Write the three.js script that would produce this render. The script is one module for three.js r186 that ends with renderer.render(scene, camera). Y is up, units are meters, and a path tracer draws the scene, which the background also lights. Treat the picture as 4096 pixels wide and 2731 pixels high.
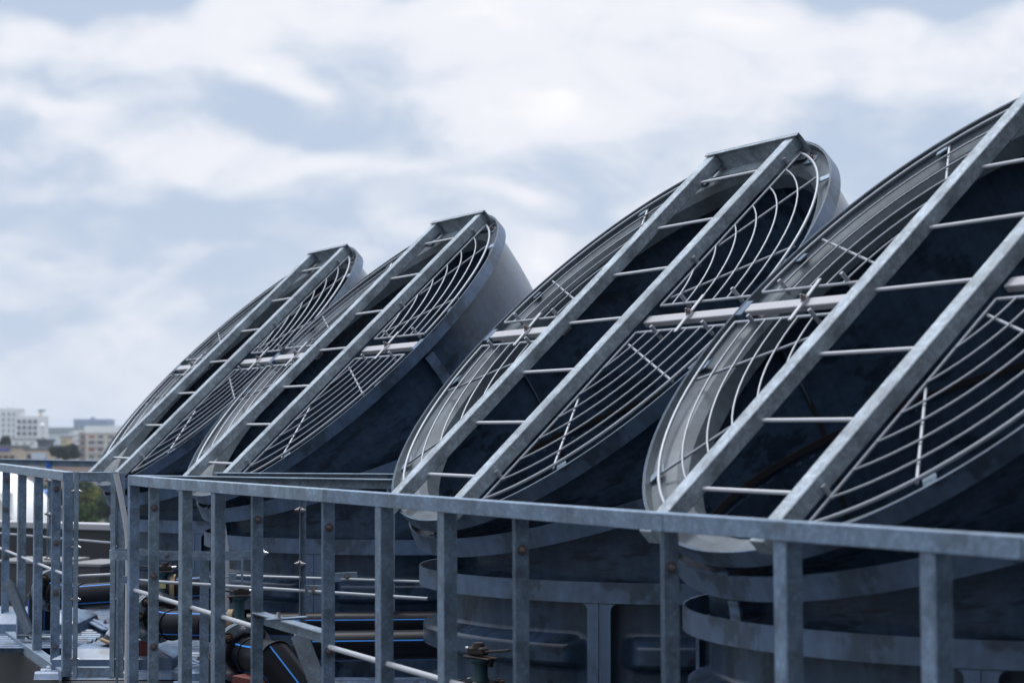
import * as THREE from 'three';
import { mergeGeometries } from 'three/addons/utils/BufferGeometryUtils.js';

// ---------------------------------------------------------------- camera, sky, sun, exposure
const V = (x, y, z) => new THREE.Vector3(x, y, z);
const scene = new THREE.Scene();
const EYE = 1.21, PITCH = 0.042485, FPX = 8309;
const camera = new THREE.PerspectiveCamera(2 * Math.atan(1365.5 / FPX) * 180 / Math.PI, 1024 / 682, 0.1, 12000);
camera.position.set(0, EYE, 0);
camera.rotation.x = PITCH;
camera.focus = 9.6;
camera.userData.fStop = 4.2;

function hash3(x, y, z) { let h = Math.imul(x, 374761393) ^ Math.imul(y, 668265263) ^ Math.imul(z, 2147483647 - 1274126177); h = Math.imul(h ^ (h >>> 13), 1274126177); return ((h ^ (h >>> 16)) >>> 0) / 4294967295; }
function vnoise(x, y, z) {
  const xi = Math.floor(x), yi = Math.floor(y), zi = Math.floor(z); let u = x - xi, v = y - yi, w = z - zi;
  u = u * u * u * (u * (u * 6 - 15) + 10); v = v * v * v * (v * (v * 6 - 15) + 10); w = w * w * w * (w * (w * 6 - 15) + 10);
  const L = (a, b, t) => a + (b - a) * t;
  return L(L(L(hash3(xi, yi, zi), hash3(xi + 1, yi, zi), u), L(hash3(xi, yi + 1, zi), hash3(xi + 1, yi + 1, zi), u), v),
    L(L(hash3(xi, yi, zi + 1), hash3(xi + 1, yi, zi + 1), u), L(hash3(xi, yi + 1, zi + 1), hash3(xi + 1, yi + 1, zi + 1), u), v), w);
}
function fbm(x, y, z, oct) { let s = 0, a = 0.5, t = 0; for (let i = 0; i < oct; i++) { s += a * vnoise(x, y, z); t += a; a *= 0.55; x = x * 2.03 + 11.3; y = y * 2.03 + 5.7; z = z * 2.03 + 3.1; } return s / t; }
const sstep = (a, b, x) => { const t = Math.min(1, Math.max(0, (x - a) / (b - a))); return t * t * (3 - 2 * t); };

function makeSky() {
  const W = 4096, H = 2048, data = new Float32Array(W * H * 4);
  // cloud banks: azimuth, elevation, half sizes (degrees), strength; positive = white bank, negative = blue-grey gap
  const K = 180 / Math.PI, banks = [];
  const bank = (x, y, sx, sy, a) => banks.push([(x - 1176) / 4771 * K, (987 - y) / 4771 * K, sx / 4771 * K, sy / 4771 * K, a]);
  bank(1500, 150, 520, 130, 0.30); bank(1000, 60, 260, 60, 0.12); bank(1350, 230, 300, 60, 0.16); bank(2150, 150, 260, 70, 0.2);
  bank(140, 35, 210, 55, -0.75); bank(2230, 0, 300, 36, -0.9); bank(900, 10, 60, 20, -0.3); bank(480, 90, 120, 60, 0.32); bank(600, 170, 70, 40, 0.36); bank(250, 130, 200, 40, 0.18);
  bank(760, 110, 110, 60, -0.14); bank(780, 285, 150, 45, -0.28); bank(480, 255, 150, 35, -0.12); bank(60, 210, 120, 24, -0.2); bank(150, 270, 150, 26, 0.24); bank(430, 345, 220, 30, 0.24); bank(800, 395, 220, 26, 0.22);
  bank(1120, 380, 120, 60, -0.2); bank(1280, 420, 170, 80, -0.24); bank(1700, 330, 260, 50, -0.12); bank(300, 500, 300, 60, -0.18); bank(800, 500, 240, 40, -0.16); bank(430, 560, 70, 24, 0.2);
  bank(1220, 488, 46, 16, 0.42); bank(1240, 610, 60, 30, 0.42); bank(1090, 470, 60, 22, 0.22); bank(200, 430, 160, 24, 0.14); bank(2060, 380, 140, 120, -0.16); bank(1000, 680, 200, 50, 0.1);
  bank(1270, 228, 36, 26, 0.25); bank(650, 205, 40, 18, 0.3);
  for (let j = 0; j < H; j++) {
    const el = ((j + 0.5) / H - 0.5) * Math.PI, up = Math.sin(el), ce = Math.cos(el);
    for (let i = 0; i < W; i++) {
      const o = (j * W + i) * 4; data[o + 3] = 1;
      if (el < -0.01) { data[o] = 0.08; data[o + 1] = 0.095; data[o + 2] = 0.115; continue; }
      const a = (i + 0.5) / W * 2 * Math.PI - Math.PI, x = Math.cos(a) * ce, z = Math.sin(a) * ce;
      const az = Math.atan2(x, -z) * K, e = el * K;
      const near = Math.abs(az) < 24 && e < 20, k = near ? 1 : 0;
      const wx = (fbm(x * 13, up * 26, z * 13, 3) - 0.5), wy = (fbm(x * 13 + 40, up * 26, z * 13, 3) - 0.5);
      let d = 0.53 + 0.46 * (fbm(x * 34 + wx * 1.5, up * 70 + wy * 1.5, z * 34, near ? 6 : 2) - 0.5) + 0.95 * (fbm(x * 12 + wx * 0.7, up * 24 + wy * 0.8, z * 12, near ? 7 : 4) - 0.5);
      if (k) {
        const fa = az + wx * 2.8, fe = e + wy * 1.9; let g = 0;
        for (const b of banks) { const p = (fa - b[0]) / b[2], q = (fe - b[1]) / b[3], r = p * p + q * q; if (r < 9) g += b[4] * Math.exp(-0.7 * r); }
        d += g * 1.05;
      }
      const t = sstep(0.27, 0.8, d), h = sstep(0.82, 1.12, d), low = Math.exp(-e / 3.2);
      let r = 0.475 + t * 0.345 + h * 0.11, gg = 0.57 + t * 0.265 + h * 0.095, bl = 0.72 + t * 0.175 + h * 0.06;
      r += (0.61 - r) * low * 0.8; gg += (0.675 - gg) * low * 0.8; bl += (0.79 - bl) * low * 0.8;
      const lift = 1 + 1.6 * Math.max(0, up - 0.2); // overcast sky: brighter toward the zenith
      const k2 = 0.51 * lift; data[o] = r * k2; data[o + 1] = gg * k2; data[o + 2] = bl * k2;
    }
  }
  const t = new THREE.DataTexture(data, W, H, THREE.RGBAFormat, THREE.FloatType);
  t.mapping = THREE.EquirectangularReflectionMapping; t.magFilter = THREE.LinearFilter; t.minFilter = THREE.LinearFilter; t.needsUpdate = true;
  return t;
}
const skyTex = makeSky();
scene.background = skyTex; scene.environment = skyTex;

const sun = new THREE.DirectionalLight(new THREE.Color(1, 0.985, 0.97), 1.5);
sun.position.set(-3, 22, -16); sun.target.position.set(0, 0, -9);
sun.castShadow = true; sun.shadow.radius = 30; sun.shadow.mapSize.set(2048, 2048);
Object.assign(sun.shadow.camera, { left: -14, right: 14, top: 14, bottom: -14, near: 1, far: 60 });
scene.add(sun, sun.target);

const renderer = new THREE.WebGLRenderer({ antialias: true });
renderer.setSize(1024, 682);
renderer.toneMapping = THREE.LinearToneMapping;
renderer.toneMappingExposure = 2.12;
renderer.shadowMap.enabled = true;
scene.fog = new THREE.FogExp2(new THREE.Color(0.72, 0.82, 0.95), 0.00011);

// ---------------------------------------------------------------- helpers
let seed = 20240611;
const rnd = () => { seed = (Math.imul(seed, 1664525) + 1013904223) >>> 0; return seed / 4294967296; };
const rr = (a, b) => a + (b - a) * rnd();
// a point of the place seen in a direction given on a 4096 x 2731 grid, at a distance ahead of the camera
const cp = Math.cos(PITCH), sp = Math.sin(PITCH);
function spot(px, py, depth) {
  const a = (px - 2048) / FPX, b = (1365.5 - py) / FPX;
  const d = V(a, b * cp + sp, b * sp - cp); return d.multiplyScalar(depth / -d.z).add(V(0, EYE, 0));
}
function seenX(p) { return 2048 + FPX * p.x / ((p.y - EYE) * sp - p.z * cp); }

const used = {};
function numbered(n) { used[n] = (used[n] ?? -1) + 1; return used[n] ? n + '_' + String(used[n]).padStart(3, '0') : n; }
function thing(name, label, category, base = V(0, 0, 0), group) {
  const o = new THREE.Group(); o.name = numbered(name); o.position.copy(base); o.userData = { label, category };
  if (group) o.userData.group = group;
  scene.add(o); return o;
}
function mesh(name, geo, mat, parent) { if (mat === M.galv) mat = M.zincTones[Math.floor(rnd() * 4)]; const m = new THREE.Mesh(geo, mat); m.name = name; m.castShadow = m.receiveShadow = true; parent.add(m); return m; }
function rootOf(o) { while (o.parent && o.parent !== scene) o = o.parent; return o; }
// geometry given in world coordinates, added under a thing (or one of its unturned parts)
function put(name, geo, mat, parent) { const b = rootOf(parent).position; geo.translate(-b.x, -b.y, -b.z); return mesh(name, geo, mat, parent); }
function single(name, geo, mat, label, category, group, kind) {
  geo.computeBoundingBox(); const c = geo.boundingBox.getCenter(V(0, 0, 0)); c.y = geo.boundingBox.min.y; geo.translate(-c.x, -c.y, -c.z);
  const m = mesh(numbered(name), geo, mat, scene); m.position.copy(c); m.userData = { label, category }; if (group) m.userData.group = group;
  if (kind) { m.userData = { kind }; } return m;
}
function structure(name, geo, mat) { const m = mesh(numbered(name), geo, mat, scene); m.userData.kind = 'structure'; return m; }

// box with chamfered edges, uv in metres with a random start
function cbox(w, h, d, c = 0.002) {
  const a = w / 2, b = h / 2, e = d / 2, P = (x, y, z) => [x, y, z], polys = []; c = Math.min(c, a * 0.45, b * 0.45, e * 0.45);
  const X = (sx, sy, sz) => P(sx * a, sy * (b - c), sz * (e - c)), Y = (sx, sy, sz) => P(sx * (a - c), sy * b, sz * (e - c)), Z = (sx, sy, sz) => P(sx * (a - c), sy * (b - c), sz * e);
  for (const s of [-1, 1]) {
    polys.push([X(s, -1, -1), X(s, 1, -1), X(s, 1, 1), X(s, -1, 1)], [Y(-1, s, -1), Y(1, s, -1), Y(1, s, 1), Y(-1, s, 1)], [Z(-1, -1, s), Z(1, -1, s), Z(1, 1, s), Z(-1, 1, s)]);
    for (const t of [-1, 1]) {
      polys.push([X(s, t, -1), X(s, t, 1), Y(s, t, 1), Y(s, t, -1)], [X(s, -1, t), X(s, 1, t), Z(s, 1, t), Z(s, -1, t)], [Y(-1, s, t), Y(1, s, t), Z(1, s, t), Z(-1, s, t)]);
      for (const q of [-1, 1]) polys.push([X(s, t, q), Y(s, t, q), Z(s, t, q)]);
    }
  }
  const pos = [], nor = [], uv = [], ou = rnd() * 3, ov = rnd() * 3;
  for (const p of polys) {
    const A = V(...p[0]), n = V(...p[1]).sub(A).cross(V(...p[2]).sub(A)).normalize(), m = p.reduce((s, q) => s.add(V(...q)), V(0, 0, 0));
    const q = n.dot(m) < 0 ? [...p].reverse() : p; if (n.dot(m) < 0) n.negate();
    const ax = [Math.abs(n.x), Math.abs(n.y), Math.abs(n.z)], k = ax.indexOf(Math.max(...ax));
    for (let i = 1; i + 1 < q.length; i++) for (const v of [q[0], q[i], q[i + 1]]) {
      pos.push(...v); nor.push(n.x, n.y, n.z); uv.push(ou + (k === 0 ? v[1] : v[0]), ov + (k === 2 ? v[1] : v[2]));
    }
  }
  const g = new THREE.BufferGeometry();
  g.setAttribute('position', new THREE.Float32BufferAttribute(pos, 3)); g.setAttribute('normal', new THREE.Float32BufferAttribute(nor, 3)); g.setAttribute('uv', new THREE.Float32BufferAttribute(uv, 2));
  return g;
}
// bar from p to q: width w across, height h along "up"; shifted by (sx, sy) in its own section
function beam(p, q, w, h, up = V(0, 1, 0), sx = 0, sy = 0, c = 0.002) {
  const z = q.clone().sub(p), l = z.length(); z.normalize(); const x = up.clone().cross(z).normalize(), y = z.clone().cross(x);
  const g = cbox(w, h, l, c); g.translate(sx, sy, 0);
  const m = new THREE.Matrix4().makeBasis(x, y, z); m.setPosition(p.clone().add(q).multiplyScalar(0.5)); return g.applyMatrix4(m);
}
function rod(p, q, r, seg = 8) { const z = q.clone().sub(p), l = z.length(); const g = new THREE.CylinderGeometry(r, r, l, seg); g.applyQuaternion(new THREE.Quaternion().setFromUnitVectors(V(0, 1, 0), z.normalize())); const c = p.clone().add(q).multiplyScalar(0.5); return g.translate(c.x, c.y, c.z); }
class Path extends THREE.Curve { constructor(f) { super(); this.f = f; } getPoint(t, o = V(0, 0, 0)) { return o.copy(this.f(t)); } }
const tube = (f, n, r, rs = 6) => new THREE.TubeGeometry(f instanceof THREE.Curve ? f : new Path(f), n, r, rs, false);
const merge = (l) => mergeGeometries(l.map((g) => (g.index ? g.toNonIndexed() : g)));
// closed or open grid surface: f(s, t) -> Vector3, s and t from 0 to 1
function grid(f, ns, nt, flip = false, uvs = [1, 1]) {
  const pos = [], uv = [], idx = [];
  for (let i = 0; i <= ns; i++) for (let j = 0; j <= nt; j++) { const p = f(i / ns, j / nt); pos.push(p.x, p.y, p.z); uv.push(i / ns * uvs[0], j / nt * uvs[1]); }
  for (let i = 0; i < ns; i++) for (let j = 0; j < nt; j++) { const a = i * (nt + 1) + j, b = a + 1, c = a + nt + 1, d = c + 1; if (flip) idx.push(a, b, c, b, d, c); else idx.push(a, c, b, b, c, d); }
  const g = new THREE.BufferGeometry(); g.setAttribute('position', new THREE.Float32BufferAttribute(pos, 3)); g.setAttribute('uv', new THREE.Float32BufferAttribute(uv, 2)); g.setIndex(idx); g.computeVertexNormals(); return g;
}
function hexBolt(r = 0.0105, h = 0.011) {
  const a = new THREE.CylinderGeometry(r * 1.5, r * 1.5, 0.003, 14).translate(0, 0.0015, 0), b = new THREE.CylinderGeometry(r * 0.93, r, h, 6).translate(0, 0.003 + h / 2, 0), c = new THREE.CylinderGeometry(r * 0.5, r * 0.55, h * 0.8, 8).translate(0, 0.003 + h * 1.3, 0);
  return merge([a, b, c]);
}
const BOLT = hexBolt(), BIGBOLT = hexBolt(0.017, 0.016);
function bolt(parent, p, n, mat, geo = BOLT, name = 'bolt') { const m = mesh(name, geo, mat, parent); m.position.copy(p).sub(rootOf(parent).position); m.quaternion.setFromUnitVectors(V(0, 1, 0), n.clone().normalize()); return m; }

// ---------------------------------------------------------------- materials
function canvasTex(n, f, srgb = true, rep = 1) {
  const d = new Uint8Array(n * n * 4);
  for (let j = 0; j < n; j++) for (let i = 0; i < n; i++) { const c = f(i / n, j / n), o = (j * n + i) * 4; for (let k = 0; k < 3; k++) d[o + k] = Math.max(0, Math.min(255, c[k])); d[o + 3] = 255; }
  const t = new THREE.DataTexture(d, n, n); t.wrapS = t.wrapT = THREE.RepeatWrapping; t.magFilter = THREE.LinearFilter; t.minFilter = THREE.LinearMipmapLinearFilter; t.generateMipmaps = true; t.repeat.set(rep, rep); if (srgb) t.colorSpace = THREE.SRGBColorSpace; t.needsUpdate = true; return t;
}
// noise that repeats after one tile, by blending on a torus
function tnoise(u, v, f, s, oct = 4) {
  let sum = 0, amp = 0.5, tot = 0;
  for (let o = 0; o < oct; o++) {
    const n = Math.max(2, Math.round(f)) << o, x = u * n, y = v * n, xi = Math.floor(x), yi = Math.floor(y); let p = x - xi, q = y - yi; p = p * p * (3 - 2 * p); q = q * q * (3 - 2 * q);
    const h = (i, j) => hash3(((xi + i) % n + n) % n, ((yi + j) % n + n) % n, Math.round(s * 7) + o * 31);
    sum += amp * ((h(0, 0) * (1 - p) + h(1, 0) * p) * (1 - q) + (h(0, 1) * (1 - p) + h(1, 1) * p) * q); tot += amp; amp *= 0.55;
  }
  return sum / tot;
}
// zinc spangle: crystal cells with slightly different tone
function spangle(u, v, n, s) {
  let best = 9, id = 0; const x = u * n, y = v * n, xi = Math.floor(x), yi = Math.floor(y);
  for (let a = -1; a <= 1; a++) for (let b = -1; b <= 1; b++) { const cx = ((xi + a) % n + n) % n, cy = ((yi + b) % n + n) % n, px = xi + a + hash3(cx, cy, s), py = yi + b + hash3(cx, cy, s + 9), q = (px - x) ** 2 + (py - y) ** 2; if (q < best) { best = q; id = hash3(cx, cy, s + 21); } }
  return id;
}
const galvMap = canvasTex(512, (u, v) => { const s = spangle(u, v, 44, 3) * 0.55 + spangle(u, v, 19, 5) * 0.45, n = tnoise(u, v, 9, 4), m = tnoise(u, v, 60, 8, 3), q = tnoise(u, v, 22, 14, 3); const spot = m > 0.66 ? 10 : 0, k = 124 + (s - 0.5) * 9 + (n - 0.5) * 60 + (m - 0.5) * 26 + (q - 0.5) * 22 + spot; return [k * 0.87, k, k * 1.13]; }, true, 1.6);
const galvRough = canvasTex(512, (u, v) => { const s = spangle(u, v, 44, 3), n = tnoise(u, v, 9, 4); const k = 150 + (s - 0.5) * 16 + (n - 0.5) * 60; return [k, k, k]; }, false, 1.6);
const rustMap = canvasTex(256, (u, v) => { const n = tnoise(u, v, 12, 4), m = tnoise(u, v, 34, 2), k = 105 + (m - 0.5) * 60; return n > 0.56 ? [k * 0.84, k * 0.7, k * 0.62] : [k * 0.85, k * 0.85, k * 0.88]; });
const frpMap = canvasTex(512, (u, v) => { const n = tnoise(u, v, 5, 2), m = tnoise(u, v, 42, 7, 3), s = tnoise(u, v, 16, 5, 3), w = tnoise(u, v * 0.125, 48, 9, 2), dirt = tnoise(u, v, 9, 17, 5); const k = 102 + (n - 0.5) * 30 + (m - 0.5) * 16 + (s - 0.5) * 18 + (w - 0.5) * 22 - 26 * sstep(0.58, 0.7, dirt); return [k * 0.8, k, k * 1.25]; });
const frpRough = canvasTex(256, (u, v) => { const n = tnoise(u, v, 8, 6); const k = 96 + (n - 0.5) * 110; return [k, k, k]; }, false);
const lipMap = canvasTex(256, (u, v) => { const n = tnoise(u, v, 6, 31), m = tnoise(u, v, 40, 33, 3), k = 86 + (n - 0.5) * 30 + (m - 0.5) * 24; return [k * 0.9, k, k * 1.09]; });
const P = (o) => new THREE.MeshStandardMaterial(o);
const M = {
  galv: P({ map: galvMap, roughnessMap: galvRough, roughness: 1, metalness: 0.12 }),
  weathered: P({ map: galvMap, roughnessMap: galvRough, color: new THREE.Color(1.62, 1.4, 1.22), roughness: 1, metalness: 0.08 }),
  rodm: P({ color: new THREE.Color(0.29, 0.31, 0.345), roughness: 0.5, metalness: 0.3 }),
  white: P({ color: new THREE.Color(0.44, 0.45, 0.48), roughness: 0.5 }),
  flat: P({ color: new THREE.Color(0.35, 0.35, 0.37), roughness: 0.55 }),
  frp: new THREE.MeshPhysicalMaterial({ map: frpMap, color: new THREE.Color(0.42, 0.45, 0.48), roughness: 0.24, specularIntensity: 0.8 }),
  flange: P({ map: frpMap, color: new THREE.Color(0.85, 0.85, 0.85), roughness: 0.5 }),
  lip: P({ map: lipMap, color: new THREE.Color(1, 1, 1), roughness: 0.45 }),
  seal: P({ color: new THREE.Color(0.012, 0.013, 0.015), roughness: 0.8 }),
  bolt: P({ map: rustMap, color: new THREE.Color(1.8, 1.8, 1.85), roughness: 0.5, metalness: 0.6 }),
  zinc: P({ color: new THREE.Color(0.5, 0.5, 0.52), roughness: 0.35, metalness: 0.8 }),
  rusty: P({ color: new THREE.Color(0.03, 0.024, 0.022), roughness: 0.75, metalness: 0.2 }),
  pe: new THREE.MeshPhysicalMaterial({ color: new THREE.Color(0.008, 0.0095, 0.013), roughness: 0.38, specularIntensity: 0.3 }),
  blue: P({ color: new THREE.Color(0.035, 0.25, 0.75), roughness: 0.5 }),
  teal: P({ color: new THREE.Color(0.012, 0.05, 0.06), roughness: 0.55 }),
  red: P({ color: new THREE.Color(0.11, 0.016, 0.014), roughness: 0.6 }),
  tan: P({ color: new THREE.Color(0.25, 0.18, 0.1), roughness: 0.7 }),
  yellow: P({ color: new THREE.Color(0.45, 0.42, 0.2), roughness: 0.6 }),
  deck: P({ map: frpMap, color: new THREE.Color(1.3, 1.25, 1.2), roughness: 0.45 }),
  steel: P({ color: new THREE.Color(0.19, 0.225, 0.265), roughness: 0.45, metalness: 0.3 }),
  rustBolt: P({ map: rustMap, color: new THREE.Color(0.55, 0.4, 0.3), roughness: 0.7, metalness: 0.3 }),
  rusty2: P({ map: rustMap, color: new THREE.Color(0.4, 0.37, 0.35), roughness: 0.6, metalness: 0.4 }),
  shadedGalv: P({ map: galvMap, color: new THREE.Color(0.3, 0.32, 0.34), roughness: 0.6, metalness: 0.3 }),  // galvanized steel darkened: the shade on the braces is put into the colour
  casing: P({ color: new THREE.Color(0.045, 0.044, 0.044), roughness: 0.6 }),
  clad: P({ color: new THREE.Color(0.035, 0.042, 0.052), roughness: 0.6 }),
  plat: P({ map: frpMap, color: new THREE.Color(0.08, 0.08, 0.08), roughness: 0.6 }),
  roofing: P({ color: new THREE.Color(0.05, 0.056, 0.065), roughness: 0.85 }),
  lidedge: P({ color: new THREE.Color(0.16, 0.16, 0.165), roughness: 0.5 }),
  paint: P({ map: canvasTex(256, (u, v) => { const n = tnoise(u, v, 7, 3), m = tnoise(u, v * 0.999, 16, 9); return n + (v - 0.5) * 0.1 > 0.53 ? [150, 155, 165] : m > 0.6 ? [40, 90, 150] : [22, 23, 26]; }), roughness: 0.7 }),
  dark: P({ color: new THREE.Color(0.02, 0.023, 0.028), roughness: 0.6 }),
};

M.zincTones = [[1, 1, 1], [0.86, 0.88, 0.9], [1.12, 1.1, 1.06], [0.95, 0.99, 1.04]].map((c, i) => P({ map: galvMap, roughnessMap: galvRough, color: new THREE.Color(...c), roughness: 0.85 + 0.05 * i, metalness: 0.12 }));

// ---------------------------------------------------------------- exhaust hoods (mitred elbow, round outlet tilted 44 degrees)
const PSI = 0.446606, ROW = 0.417326, TA = 0.7710976, TB = TA / 2, YC = 0.616, RC = 1.49, R = 1.131, RD = 1.045;
// point on a ring of the elbow: t = bend angle, r = radius, f = angle round the ring (0 = side toward the next hood, -90 deg = throat), n = out of the ring's plane
function ring(t, r, f, n = 0) {
  const q = RC + r * Math.sin(f), c = Math.cos(t), s = Math.sin(t);
  return V(-RC + q * c - n * s, YC + q * s + n * c, r * Math.cos(f));
}
const onA = (u, v, n = 0) => { const q = RC + v, c = Math.cos(TA), s = Math.sin(TA); return V(-RC + q * c - n * s, YC + q * s + n * c, u); };
const vA = V(Math.cos(TA), Math.sin(TA), 0), nA = V(-Math.sin(TA), Math.cos(TA), 0), uA = V(0, 0, 1);
const D2R = Math.PI / 180;
function sweep(t, prof, seg = 112) { // closed profile [r, n] swept round a ring, hard edges between profile sides
  const parts = [];
  for (let k = 0; k < prof.length; k++) { const a = prof[k], b = prof[(k + 1) % prof.length]; parts.push(grid((s, w) => ring(t, a[0] + (b[0] - a[0]) * w, s * 2 * Math.PI, a[1] + (b[1] - a[1]) * w), seg, 1, true, [7, Math.hypot(a[0] - b[0], a[1] - b[1])])); }
  return merge(parts);
}
function elbowPanel(t0, t1, f0, f1, cutA, inner) {
  const wide = (w) => cutA ? 0.05 * w : 0;
  const tEnd = (f, r) => cutA ? t1 - Math.asin(0.064 / (RC + r * Math.sin(f))) : t1 - 0.002;
  const side = (r, flip) => inner !== (r < RD) ? null : grid((s, w) => { const f = f0 + (f1 - f0) * s, e = tEnd(f, r); return ring(t0 + 0.002 + (e - t0 - 0.002) * w, r + wide(w), f); }, 22, 8, flip, [1.6, 1]);
  return inner ? side(RD - 0.012, false) : side(RD, true);
}
function makeHood(label) {
  const o = thing('exhaust_hood', label, 'exhaust hood', V(0, 0, 0), 'row of tilted exhaust hoods');
  // --- drum of four moulded panels
  const seam0 = -48 * D2R, top = YC - 0.04;
  for (let k = 0; k < 4; k++) {
    const f0 = seam0 + k * Math.PI / 2, f1 = f0 + Math.PI / 2;
    const rad = (f, y) => {
      const a = sstep(4.5 * D2R, 7.2 * D2R, f - f0) * sstep(4.5 * D2R, 7.2 * D2R, f1 - f), yr = y - YC;
      const b = sstep(-0.16, -0.2, yr) * sstep(-0.292, -0.268, yr), e = sstep(-0.40, -0.43, yr);
      const edge = (1 - sstep(0.4 * D2R, 2.2 * D2R, f - f0) * sstep(0.4 * D2R, 2.2 * D2R, f1 - f));
      return 1.045 + 0.07 * Math.max(a * b, a * e * 0.8) + 0.02 * edge;
    };
    const ys = (w) => -0.055 + w * (top + 0.055);
    mesh('drum_panel', grid((s, w) => { const f = f0 + 0.001 + (f1 - f0 - 0.002) * s, y = ys(w), q = rad(f, y); return V(q * Math.sin(f), y, q * Math.cos(f)); }, 72, 64, true, [1.6, 0.6]), M.frp, o);
    for (const sd of [-1, 1]) { // flanges either side of a seam, inner corner rounded under the ring
      const sh = new THREE.Shape(); sh.moveTo(0.0015, -0.055); sh.lineTo(0.0015, top); sh.lineTo(0.072, top); sh.absarc(0.072, top - 0.027, 0.027, Math.PI / 2, Math.PI, false); sh.lineTo(0.045, -0.055); sh.closePath();
      const g = new THREE.ExtrudeGeometry(sh, { depth: 0.012, bevelEnabled: false, curveSegments: 6 }), p = g.attributes.position;
      for (let i = 0; i < p.count; i++) { const f = f0 + sd * p.getX(i) / 1.125, q = 1.116 + p.getZ(i); p.setXYZ(i, q * Math.sin(f), p.getY(i), q * Math.cos(f)); }
      if (sd > 0) for (let i = 0; i < p.count; i += 3) { const a = [p.getX(i), p.getY(i), p.getZ(i)]; p.setXYZ(i, p.getX(i + 1), p.getY(i + 1), p.getZ(i + 1)); p.setXYZ(i + 1, ...a); }
      g.computeVertexNormals(); mesh('seam_flange', g, M.flange, o);
    }
    const web = cbox(0.004, top + 0.05, 0.07, 0.001); web.translate(0, (top - 0.055) / 2, 1.08); web.rotateY(f0); mesh('seam_web', web, M.frp, o);
  }
  // --- rings
  const band = [[R, -0.038], [R, 0.038], [R - 0.008, 0.038], [R - 0.008, -0.026], [RD - 0.012, -0.03], [RD - 0.012, -0.038]];
  mesh('base_ring', sweep(0, band), M.flange, o);
  mesh('middle_ring', sweep(TB, band), M.flange, o);
  mesh('outlet_rim', sweep(TA, [[R, -0.075], [R, -0.013], [R - 0.004, -0.013], [R - 0.004, -0.075]]), M.flange, o);
  mesh('bell_lip', sweep(TA, [[R - 0.0055, -0.014], [R - 0.010, -0.014], [R - 0.012, -0.048], [1.066, -0.054], [1.03, -0.064], [1.006, -0.095], [0.996, -0.16], [1.006, -0.16], [1.016, -0.1], [1.036, -0.076], [1.07, -0.067], [R - 0.0055, -0.06]]), M.lip, o);
  // --- elbow panels with seam ribs and sealed joints
  for (const [a, b, cut] of [[0, TB, false], [TB, TA, true]]) for (let k = 0; k < 4; k++) {
    const f0 = k * Math.PI / 2;
    mesh('elbow_panel', elbowPanel(a, b, f0 + 0.002, f0 + Math.PI / 2 - 0.002, cut, false), M.frp, o);
    mesh('inner_lining', elbowPanel(a, b, f0 + 0.002, f0 + Math.PI / 2 - 0.002, cut, true), M.frp, o);
    const a1 = a + 0.036 / (RC + R * Math.sin(f0)), b1 = b - (cut ? 0.09 : 0.042) / (RC + R * Math.sin(f0));
    const rib = (r0, r1, w) => { const P8 = [[r0, -w], [r1, -w], [r1, w], [r0, w]], ps = []; for (let i = 0; i < 4; i++) { const [ra, wa] = P8[i], [rb, wb] = P8[(i + 1) % 4]; ps.push(grid((s, q) => ring(a1 + (b1 - a1) * s, ra + (rb - ra) * q, f0 + (wa + (wb - wa) * q) / 1.08), 8, 1, false, [1, 0.1])); } return merge(ps); };
    mesh('seam_rib', rib(RD - 0.003, R - 0.012, 0.004), M.flange, o);
    mesh('seam_cap', rib(R - 0.012, R - 0.002, 0.026), M.flange, o);
    mesh('joint_seal', grid((s, q) => ring(a + (b - a) * (0.03 + (cut ? 0.5 : 0.9) * s), RD - 0.0145 + (cut ? 0.05 * s * 0.53 : 0), f0 + (q - 0.5) * 0.018), 8, 1, false), M.seal, o);
  }
  mesh('joint_seal', sweep(TB, [[RD - 0.02, -0.012], [RD - 0.02, 0.012], [RD - 0.011, 0.012], [RD - 0.011, -0.012]], 90), M.seal, o);
  // --- fan deck far down inside
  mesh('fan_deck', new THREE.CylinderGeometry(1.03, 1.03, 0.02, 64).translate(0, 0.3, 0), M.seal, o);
  // --- ladder across the outlet
  const WI = 0.2783, WF = 0.07;
  for (const s of [-1, 1]) {
    const c = s * (WI + WF / 2), st = mesh('stringer', beam(onA(c, -1.125, 0.0185), onA(c, 1.043, 0.0185), WF, 0.054, nA, 0, 0, 0.003), M.weathered, o);
    for (const v of [-0.88, 0.33, 0.93]) { const b = mesh('hinge_pin', rod(onA(s * 0.357, v, -0.03), onA(s * 0.357, v, 0.02), 0.0085, 8), M.rodm, st); b.name = 'hinge_pin'; }
  }
  for (let k = 0; k < 7; k++) mesh('rung', rod(onA(-WI - 0.004, (k - 3) * 0.3, 0.004), onA(WI + 0.004, (k - 3) * 0.3, 0.004), 0.0068, 10), M.white, o);
  const endBar = (v, d) => merge([beam(onA(-0.352, v, 0.005), onA(0.375, v, 0.005), 0.006, 0.1, nA), beam(onA(-0.352, v - d * 0.028, -0.042), onA(0.375, v - d * 0.028, -0.042), 0.05, 0.006, nA), beam(onA(-0.352, v - d * 0.010, 0.052), onA(0.375, v - d * 0.010, 0.052), 0.014, 0.006, nA)]);
  mesh('end_channel', endBar(1.047, 1), M.weathered, o);
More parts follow.
